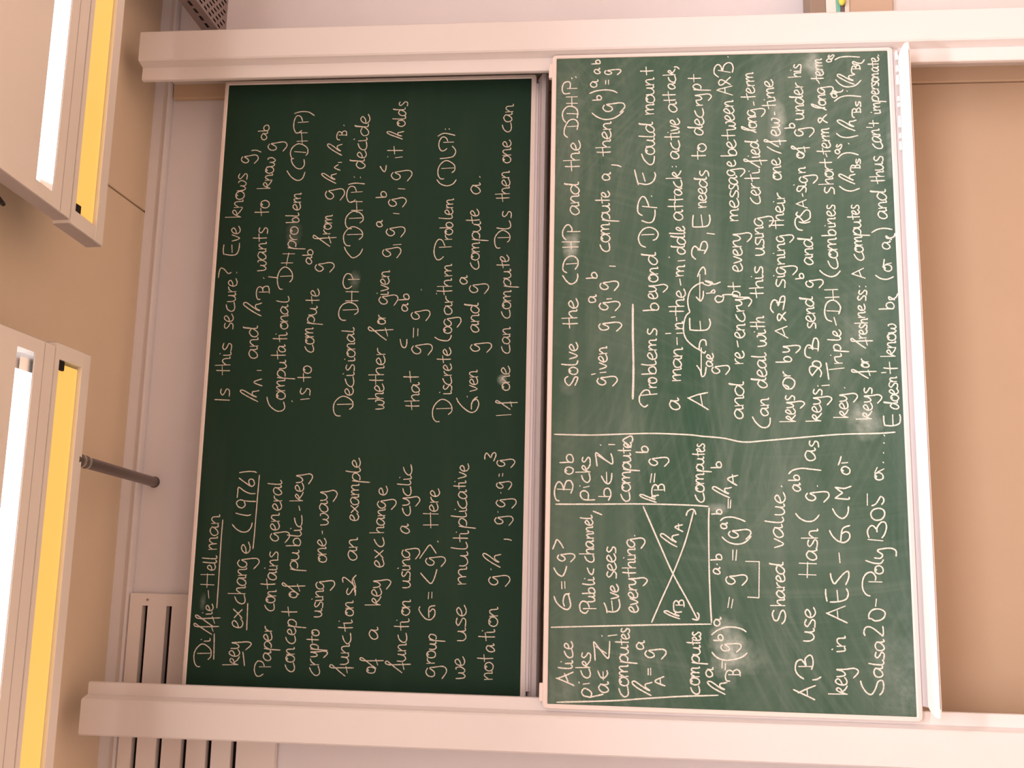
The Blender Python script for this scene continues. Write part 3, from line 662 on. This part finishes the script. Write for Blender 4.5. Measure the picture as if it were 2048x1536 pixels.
  [(1,[939,240,941,218]),(1,[968,266,981,274,995,273,998,261,992,248,978,240,965,244]),(1,[995,251,998,261,1007,265,1014,256,1010,243,998,241,990,251,972,265]),(1,[1023,270,1029,284,1047,286,1061,279,1061,269,1050,264,1055,263,1061,264,1081,259,1083,251,1070,246,1044,248]),(1,[1054,275,1051,249]),(1,[1421,283,1425,297,1440,305,1458,303,1463,293,1451,282,1445,280]),(1,[1448,294,1444,277,1448,260]),(1,[1448,282,1454,267,1463,258]),(1,[1480,297,1471,301,1466,290,1478,280,1486,270,1481,260,1463,259]),(1,[1492,266,1506,301]),(1,[1506,299,1519,269]),(1,[1496,278,1513,281]),(1,[1530,279,1539,281])]),
 ([('key',842,166,918,165,25),('.',932,172,935,172,19),('ri',1004,179,1038,180,22),('p',1041,181,1065,180,22),('le',1076,180,1110,181,22),('com',1299,182,1397,183,26),('b',1401,184,1425,185,25),('in',1429,185,1462,185,22),('es',1465,185,1503,184,24),('s',1534,184,1561,185,30),('hor',1566,186,1630,187,24),('t',1628,188,1649,188,23),('term',1666,191,1752,194,24),('ong',1825,202,1890,203,22),('term',1908,205,1983,210,23)],
  [(1,[958,219,987,222,1009,225]),(1,[988,217,993,173]),(1,[1123,192,1148,198]),(1,[1135,205,1142,219,1162,225,1188,220,1200,206,1197,190,1179,178,1158,184]),(1,[1168,219,1166,179]),(1,[1209,222,1211,181]),(1,[1233,223,1234,184]),(1,[1203,198,1232,199]),(1,[1294,236,1282,223,1274,204,1279,187,1292,175]),(1,[1657,203,1668,207]),(1,[1796,199,1787,209,1774,217,1770,222,1777,226,1785,222,1782,215,1774,207,1769,198]),(1,[1832,245,1823,224,1811,200]),(1,[1832,245,1825,242,1818,224,1819,204]),(1,[1899,219,1909,223])]),
 ([('keys',838,99,935,94,24),('f',962,102,987,98,25),('or',994,102,1021,101,22),('f',1053,107,1081,103,23),('resh',1082,106,1145,99,22),('ne',1146,108,1189,105,21),('ss',1198,103,1233,99,23),('.',1242,119,1245,119,17),('.',1242,100,1245,100,16),('com',1325,104,1401,107,24),('pu',1401,109,1454,110,22),('tes',1454,112,1501,113,22),('ħ',1568,120,1600,120,24),('B',1607,105,1629,104,13),('s',1631,103,1650,102,14),('as',1666,165,1698,156,16),('.',1697,134,1700,134,25),('ħ',1741,113,1777,111,27),('B',1784,97,1815,96,13),('s',1818,96,1838,96,14),('a',1851,167,1870,165,17),('.',1871,134,1874,134,17),('ħ',1893,110,1930,109,28),('B',1930,94,1957,93,13),('as',1970,181,1996,170,17)],
  [(1,[1269,102,1283,141]),(1,[1283,140,1300,106]),(1,[1274,114,1293,120]),(1,[1561,169,1549,153,1545,133,1553,109]),(1,[1652,171,1666,155,1669,132,1662,108]),(1,[1733,172,1722,158,1719,136,1725,108]),(1,[1839,175,1852,157,1857,131,1853,94]),(1,[1871,168,1876,179,1870,172,1870,154,1877,147]),(1,[1911,169,1895,156,1886,136,1890,110,1907,92]),(1,[1959,96,1963,113,1971,113,1966,102,1965,88,1976,79]),(1,[1978,169,1986,153,1988,127,1985,93])]),
 ([('does',870,20,950,22,23),('n',951,24,968,22,19),('t',976,20,1010,19,23),('know',1027,24,1129,18,24),('b',1170,23,1197,21,24),('o',1289,25,1312,25,23),('a',1358,27,1387,23,24),('and',1454,30,1549,29,26),('thus',1567,33,1658,37,25),('can',1680,35,1745,42,25),('t',1754,44,1773,44,17),('im',1795,37,1833,37,20),('p',1833,40,1856,40,20),('erson',1859,40,1931,38,20),('ate',1934,37,1984,35,20),('.',1987,35,1991,35,17)],
  [(1,[821,63,836,65,850,65]),(1,[822,63,821,40,828,21,845,17,855,19]),(1,[822,39,854,39]),(1,[979,66,980,53]),(1,[1201,19,1211,35,1202,33,1208,16,1221,9]),(1,[1278,72,1268,58,1265,39,1273,19]),(1,[1303,49,1315,46,1328,44]),(1,[1313,39,1316,24]),(1,[1389,20,1401,36,1393,32,1398,14,1409,9]),(1,[1412,78,1422,60,1425,38,1421,17]),(1,[1751,81,1750,63])]),
]


# ------------------------------------------------------------------ upper board (slides behind the lower one)
UY = .1114
ub = thing('chalkboard', 'upper dimmed green chalkboard with thin chalk notes, set behind the lower board', 'chalkboard', (1.0, UY, 1.966), 'sliding chalkboards between the posts')
bm = bmesh.new()
ring_frame(bm, round_rect(-.021, 2.008, 1.966, 3.041, .010), round_rect(-.008, 1.995, 1.9825, 3.0285, .002), UY - .004, UY + .022)
obj('board_frame', bm, M['frame'], ub)
bm = bmesh.new(); box(bm, -.012, 2.001, UY, UY + .018, 1.979, 3.032)
us = obj('writing_surface', bm, M['board_clean_dim'], ub)
for v in us.data.vertices:
    v.co.z -= 1.983
us.location.z += 1.983
prof = [(0, 0), (-.004, -.001), (-.004, -.016), (-.016, -.017), (-.027, -.020), (-.031, -.026), (-.030, -.033), (-.022, -.038), (-.008, -.040), (.020, -.040), (.020, 0)]
bm = bmesh.new(); prism(bm, [(UY + a, 1.966 + b) for a, b in prof[3:] ], 'X', -.004, 1.996)
obj('chalk_tray', bm, M['alu'], ub, smooth=False)
bm = bmesh.new(); box(bm, .016, 1.975, UY - .006, UY + .02, 1.9505, 1.966, .001, 1)
obj('tray_back', bm, M['alu'], ub)
bm = bmesh.new(); box(bm, .016, 1.975, UY - .0075, UY - .005, 1.9565, 1.9582)
obj('tray_seam', bm, M['zinc'], ub)
write(us, UPPER_WRITING, 1.983, UY - .0006, .0034, M['chalk_up'])

# ------------------------------------------------------------------ lower board
lb = thing('chalkboard', 'lower green chalkboard in front, smeared with chalk dust and densely written', 'chalkboard', (1.0, 0, .842), 'sliding chalkboards between the posts')
bm = bmesh.new()
ring_frame(bm, round_rect(-.013, 2.015, .842, 1.9085, .014), round_rect(.0, 2.004, .858, 1.894, .002), -.005, .011)
obj('board_frame', bm, M['frame'], lb)
bm = bmesh.new(); box(bm, -.003, 2.007, 0, .0105, .855, 1.897)
ls = obj('writing_surface', bm, M['board_dusty'], lb)
for v in ls.data.vertices:
    v.co.z -= .85
ls.location.z += .85
bm = bmesh.new()
prism(bm, [(.010, .8415), (-.004, .8414), (-.010, .8385), (-.029, .8325), (-.031, .826), (.010, .826)], 'X', .030, 1.998)
obj('tray_channel', bm, M['alu'], lb)
bm = bmesh.new()
prof = [(-.029, .8335), (-.033, .8365), (-.040, .8372), (-.060, .8325), (-.074, .8272), (-.0795, .8240), (-.0805, .8200), (-.0790, .8150), (-.072, .8120), (-.029, .8150)]
V0 = []
for x, s in ((.010, 0), (.020, .6), (.034, 1), (1.965, 1), (1.980, .6), (1.990, 0)):
    # the lip narrows to rounded tips at both ends
    V0.append([bm.verts.new((x, -.0785 + (a + .0785) * (.25 + .75 * s), .820 + (b - .820) * (.5 + .5 * s))) for a, b in prof])
n = len(prof)
for A, B in zip(V0[:-1], V0[1:]):
    for i in range(n):
        bm.faces.new((A[i], A[(i + 1) % n], B[(i + 1) % n], B[i]))
bm.faces.new(V0[0]); bm.faces.new(V0[-1][::-1])
obj('tray_lip', bm, M['lip'], lb, smooth=False)
bm = bmesh.new(); box(bm, .034, 1.965, -.0815, -.0795, .8178, .8188)
obj('lip_groove', bm, M['zinc'], lb)
for x0, x1 in ((.006, .058), (1.937, 1.985)):
    bm = bmesh.new(); box(bm, x0, x1, -.006, .011, 1.9065, 1.9185, .003, 2)
    obj('stop_buffer', bm, M['frame'], lb)
write(ls, LOWER_WRITING, .85, -.0006, .0041, M['chalk_low'])

# chalk lying along the tray lip, at its right-hand end
sticks = [(1.968, .036, 4, 'stubby white chalk stick at the far right end of the tray'),
          (1.925, .026, -8, 'short white chalk stub second from the right end of the tray'),
          (1.888, .040, 3, 'white chalk stick third from the right end of the tray'),
          (1.826, .020, 12, 'tiny white chalk stub fourth from the right end of the tray'),
          (1.806, .018, -6, 'tiny white chalk stub fifth from the right end of the tray'),
          (1.752, .048, 2, 'longest white chalk stick, sixth from the right end of the tray'),
          (1.706, .022, -10, 'small white chalk stub seventh from the right end of the tray'),
          (1.674, .034, 5, 'white chalk stick farthest left on the tray, eighth from its right end')]
for x, l, a, lab in sticks:
    bm = bmesh.new()
    d = Vector((math.cos(math.radians(a)), math.sin(math.radians(a)) * .20, 0))
    c = Vector((x, -.0368, .8415))
    r = .0052
    tube(bm, c - d * l * .4, c + d * l * .4, r, 14, r * .82)
    bmesh.ops.bevel(bm, geom=[e for e in bm.edges if len(e.link_faces) == 2 and any(len(f.verts) > 4 for f in e.link_faces)], offset=.0012, segments=1, affect='EDGES')
    o = obj('chalk_stick', bm, M['chalk'])
    o['label'] = lab
    o['category'] = 'chalk'
    o['group'] = 'chalk pieces on the tray of the lower board'

# ------------------------------------------------------------------ board lamps on wall arms
def board_lamp(label, x_end, x_far, rim, tilt, k, mirror, arm, tip):
    """x_end: the end one sees, x_far: hidden end; s runs from the rim by the board back to the room, all scaled by k"""
    t = thing('board_lamp', label, 'lamp', rim, 'board lamps hanging from the wall arms')
    y0, z0 = rim[1], rim[2]
    ca, sa = math.cos(math.radians(tilt)), math.sin(math.radians(tilt))
    sg = 1 if x_far > x_end else -1
    def q(s, h):
        s *= k
        return (y0 - s * ca + h * sa * -1 * 0 + h * sa, z0 - s * sa + h * ca)
    def slab(xa, xb, s0, s1, h0, h1, m, name, par=None, bev=0.0, lab=None):
        bm = bmesh.new()
        prism(bm, [q(s0, h0), q(s1, h0), q(s1, h1), q(s0, h1)], 'X', min(xa, xb), max(xa, xb))
        if bev:
            bmesh.ops.bevel(bm, geom=bm.edges[:], offset=bev, segments=1, affect='EDGES')
        return obj(name, bm, m, par or t, label=lab)
    X = lambda d: x_end + sg * d           # d metres in from the visible end
    f_in, s_in, s_out, back = .185, .277, .358, .62
    # wall-side box: rim, end bridges and inner web around the amber diffuser
    slab(X(0), x_far, 0, .046, 0, .050, M['lampwhite'], 'front_rail', bev=.0015)
    slab(X(0), X(.040), .046, .165, 0, .050, M['lampwhite'], 'end_bridge')
    slab(X(0), x_far, .165, f_in, 0, .050, M['lampwhite'], 'inner_rail')
    slab(X(.048), x_far, .050, .163, .010, .014, M['amber'], 'amber_diffuser', lab='glowing amber diffuser strip')
    slab(X(.040), x_far, .046, .165, .040, .050, M['dark'], 'housing_top')
    bm = bmesh.new(); p = q(.145, .008)
    box(bm, min(X(.040), X(.066)), max(X(.040), X(.066)), p[0] - .018, p[0] + .016, p[1] - .004, p[1] + .010, .002, 1)
    obj('lamp_clip', bm, M['black'], t)
    # room-side housing with the bright slit
    d0 = .010
    slab(X(d0), x_far, f_in + .003, s_in, .002, .047, M['lampwhite'], 'bottom_panel')
    slab(X(d0), x_far, s_out, back, .002, .047, M['lampwhite'], 'bottom_panel')
    slab(X(d0), X(.045), s_in, s_out, .002, .047, M['lampwhite'], 'bottom_panel')
    slab(X(.045), x_far, s_in, s_out, .040, .047, M['chrome'], 'reflector', lab='mirror reflector above the tube')
    bm = bmesh.new()
    for sa_, sb_ in ((s_in, s_in + .003), (s_out - .003, s_out)):
        prism(bm, [q(sa_, .004), q(sb_, .004), q(sb_, .040), q(sa_, .040)], 'X', min(X(.045), x_far), max(X(.045), x_far))
    obj('reflector', bm, M['chrome'], t)
    lv = slab(X(.095), x_far, s_in + .003, s_out - .003, .012, .020, M['slit'], 'lit_louvre', lab='dazzling white lit louvre slit')
    bm = bmesh.new()
    nf = int(abs(x_far - X(.1)) / .03)
    for i in range(nf):
        xx = X(.1 + .03 * i)
        prism(bm, [q(s_in + .004, .006), q(s_in + .012, .006), q(s_in + .012, .012), q(s_in + .004, .012)], 'X', xx, xx + .0012)
    obj('louvre_fins', bm, M['chrome'], lv)
    slab(X(d0 + .002), x_far, .236, .238, .001, .004, M['lampgrey'], 'panel_seam')
    # end plates, thicker towards the room
    bm = bmesh.new()
    prism(bm, [q(.0, .004), q(f_in, .004), q(f_in, .050), q(.0, .050)], 'X', min(X(-.002), X(0)), max(X(-.002), X(0)))
    obj('end_plate', bm, M['lampgrey'], t)
    bm = bmesh.new()
    prism(bm, [q(f_in, .004), q(back, .004), q(back, .052), q(f_in + .03, .047), q(f_in, .047)], 'X', min(X(d0 - .002), X(d0)), max(X(d0 - .002), X(d0)))
    obj('end_plate', bm, M['lampgrey'], t)
    # arm from the wall
    a, b = Vector(arm), Vector(tip)
    bm = bmesh.new(); tube(bm, a, b, .0165, 24); ar = obj('support_arm', bm, M['rod'], t, smooth=False)
    d = (b - a)
    L = d.length
    u = d.normalized()
    for dd, ww, rr in ((.078, .008, .0185), (.040, .008, .0185)):
        bm = bmesh.new(); tube(bm, b - u * (dd + ww), b - u * dd, rr, 24); obj('arm_ring', bm, M['ring'], ar)
    bm = bmesh.new(); tube(bm, a, a + u * .004, .019, 24); obj('wall_flange', bm, M['rod'], ar)
    return t

board_lamp('long white lamp over the left half of the boards, on a dark rod', .940, -1.1,
           (-.1, -.420, 3.1415), 2.15, 1.0, 1, (.638, YW, 3.259), (.655, -.435, 3.155))
bl2 = board_lamp('long white lamp above the right half of the boards, black cable at its end', 1.254, 3.3,
           (2.3, -.420, 3.1385), 5.14, 1.10, -1, (2.75, YW, 3.259), (2.78, -.435, 3.155))
# loop of black cable leaving the end of the right-hand lamp
bm = bmesh.new()
pts = [(1.262, -.930, 3.155), (1.250, -.900, 3.168), (1.240, -.850, 3.172), (1.238, -.815, 3.182), (1.242, -.798, 3.192), (1.252, -.812, 3.200), (1.262, -.86, 3.204), (1.28, -.93, 3.21)]
for p, q_ in zip(pts[:-1], pts[1:]):
    tube(bm, p, q_, .0055, 10)
obj('cable_loop', bm, M['black'], bl2, smooth=True)

# ------------------------------------------------------------------ perforated cable tray under the ceiling, right of the right post
ct = thing('cable_tray', 'short run of grey perforated metal cable tray near the ceiling, right of the right post', 'cable tray', (2.257, YW, 3.124))
TX0, TX1, TZ, TH = 2.257, 2.557, 3.124, .060
def perforated(bm, u0, u1, v0, v1, pu, su, pv, sv, place):
    """sheet with staggered oblong holes: u across, v along"""
    def quad(a, b, c, d):
        bm.faces.new([bm.verts.new(place(u, v)) for u, v in ((a, c), (b, c), (b, d), (a, d))])
    u = u0
    row = 0
    while u + pu <= u1 + 1e-6:
        quad(u, u + pu - su, v0, v1)
        a, b = u + pu - su, u + pu
        v = v0 + (pv * .5 if row % 2 else 0)
        if row % 2:
            quad(a, b, v0, v)
        while v + pv <= v1:
            quad(a, b, v, v + pv - sv)
            v += pv
        quad(a, b, v, v1)
        u += pu
        row += 1
    if u < u1:
        quad(u, u1, v0, v1)
bm = bmesh.new()
perforated(bm, TX0, TX1, -.34, YW, .020, .0075, .040, .024, lambda u, v: (u, v, TZ))
bmesh.ops.remove_doubles(bm, verts=bm.verts, dist=1e-5)
obj('bottom_sheet', bm, M['zinc'], ct)
for xx in (TX0, TX1):
    bm = bmesh.new()
    perforated(bm, TZ, TZ + TH, -.34, YW, .034, .010, .048, .030, lambda u, v, xx=xx: (xx, v, u))
    bmesh.ops.remove_doubles(bm, verts=bm.verts, dist=1e-5)
    obj('side_sheet', bm, M['zinc'], ct)
bm = bmesh.new(); box(bm, TX0 + .002, TX1 - .002, -.34, YW - .002, TZ + TH, TZ + TH + .002); obj('cover', bm, M['zinc'], ct)
bm = bmesh.new()
for i in range(7):
    tube(bm, (TX0 + .03 + i * .04, -.33, TZ + .018), (TX0 + .03 + i * .04, YW - .002, TZ + .018), .014, 10)
obj('cable_bundle', bm, M['black'], ct)
for yy in (-.2,):
    bm = bmesh.new(); tube(bm, (TX0 + .15, yy, TZ + TH), (TX0 + .15, yy, ZC), .005, 10); obj('hanger_rod', bm, M['zinc'], ct)

# ------------------------------------------------------------------ low cabinet with papers at the right-hand edge
cb = thing('low_cabinet', 'beige low cabinet by the wall, right of the right post', 'cabinet', (2.75, .16, 0))
CX0, CX1, CY = 2.20, 3.30, .150
bm = bmesh.new(); box(bm, CX0, CX1, CY, YW - .002, .788, .929, .002, 1); obj('apron', bm, M['beige'], cb)
bm = bmesh.new(); box(bm, CX0 - .01, CX1 + .01, CY - .004, YW - .002, .929, .944, .002, 1); obj('top_board', bm, M['cream'], cb)
bm = bmesh.new(); box(bm, CX0 + .02, CX1 - .02, CY + .012, YW - .002, 0, .788); obj('body', bm, M['lacquer'], cb)
def item(name, x0, x1, z0, z1, m, label, cat, y=CY, rot=0.0):
    bm = bmesh.new(); box(bm, x0, x1, y, YW - .006, z0, z1, min(.003, (z1 - z0) * .3), 1)
    if rot:
        bmesh.ops.rotate(bm, verts=bm.verts, cent=(x0, y, z0), matrix=Matrix.Rotation(rot, 3, 'Y'))
    o = obj(name, bm, m)
    o['label'] = label
    o['category'] = cat
    return o
item('book', 2.205, 2.43, .9442, .9560, M['plum'], 'dark plum book at the bottom of the pile on the low cabinet', 'book')
item('document_folder', 2.205, 2.43, .9562, .9700, M['teal'], 'teal folder in the pile on the low cabinet', 'folder')
item('paper_stack', 2.205, 2.43, .9702, 1.0040, M['paper'], 'white paper stack on top of the teal folder', 'papers')
item('cardboard_box', 2.205, 2.44, 1.0042, 1.0550, M['brown'], 'flat grey-brown box on top of the paper pile', 'box')
bm = bmesh.new()
bmesh.ops.create_uvsphere(bm, u_segments=24, v_segments=12, radius=.011)
bmesh.ops.scale(bm, verts=bm.verts, vec=(1.8, .9, 1.0))
bmesh.ops.translate(bm, verts=bm.verts, vec=(2.262, CY - .012, .9552))
o = obj('sponge', bm, M['yellow'], smooth=True)
o['label'] = 'rounded yellow sponge in front of the dark book on the low cabinet'
o['category'] = 'sponge'
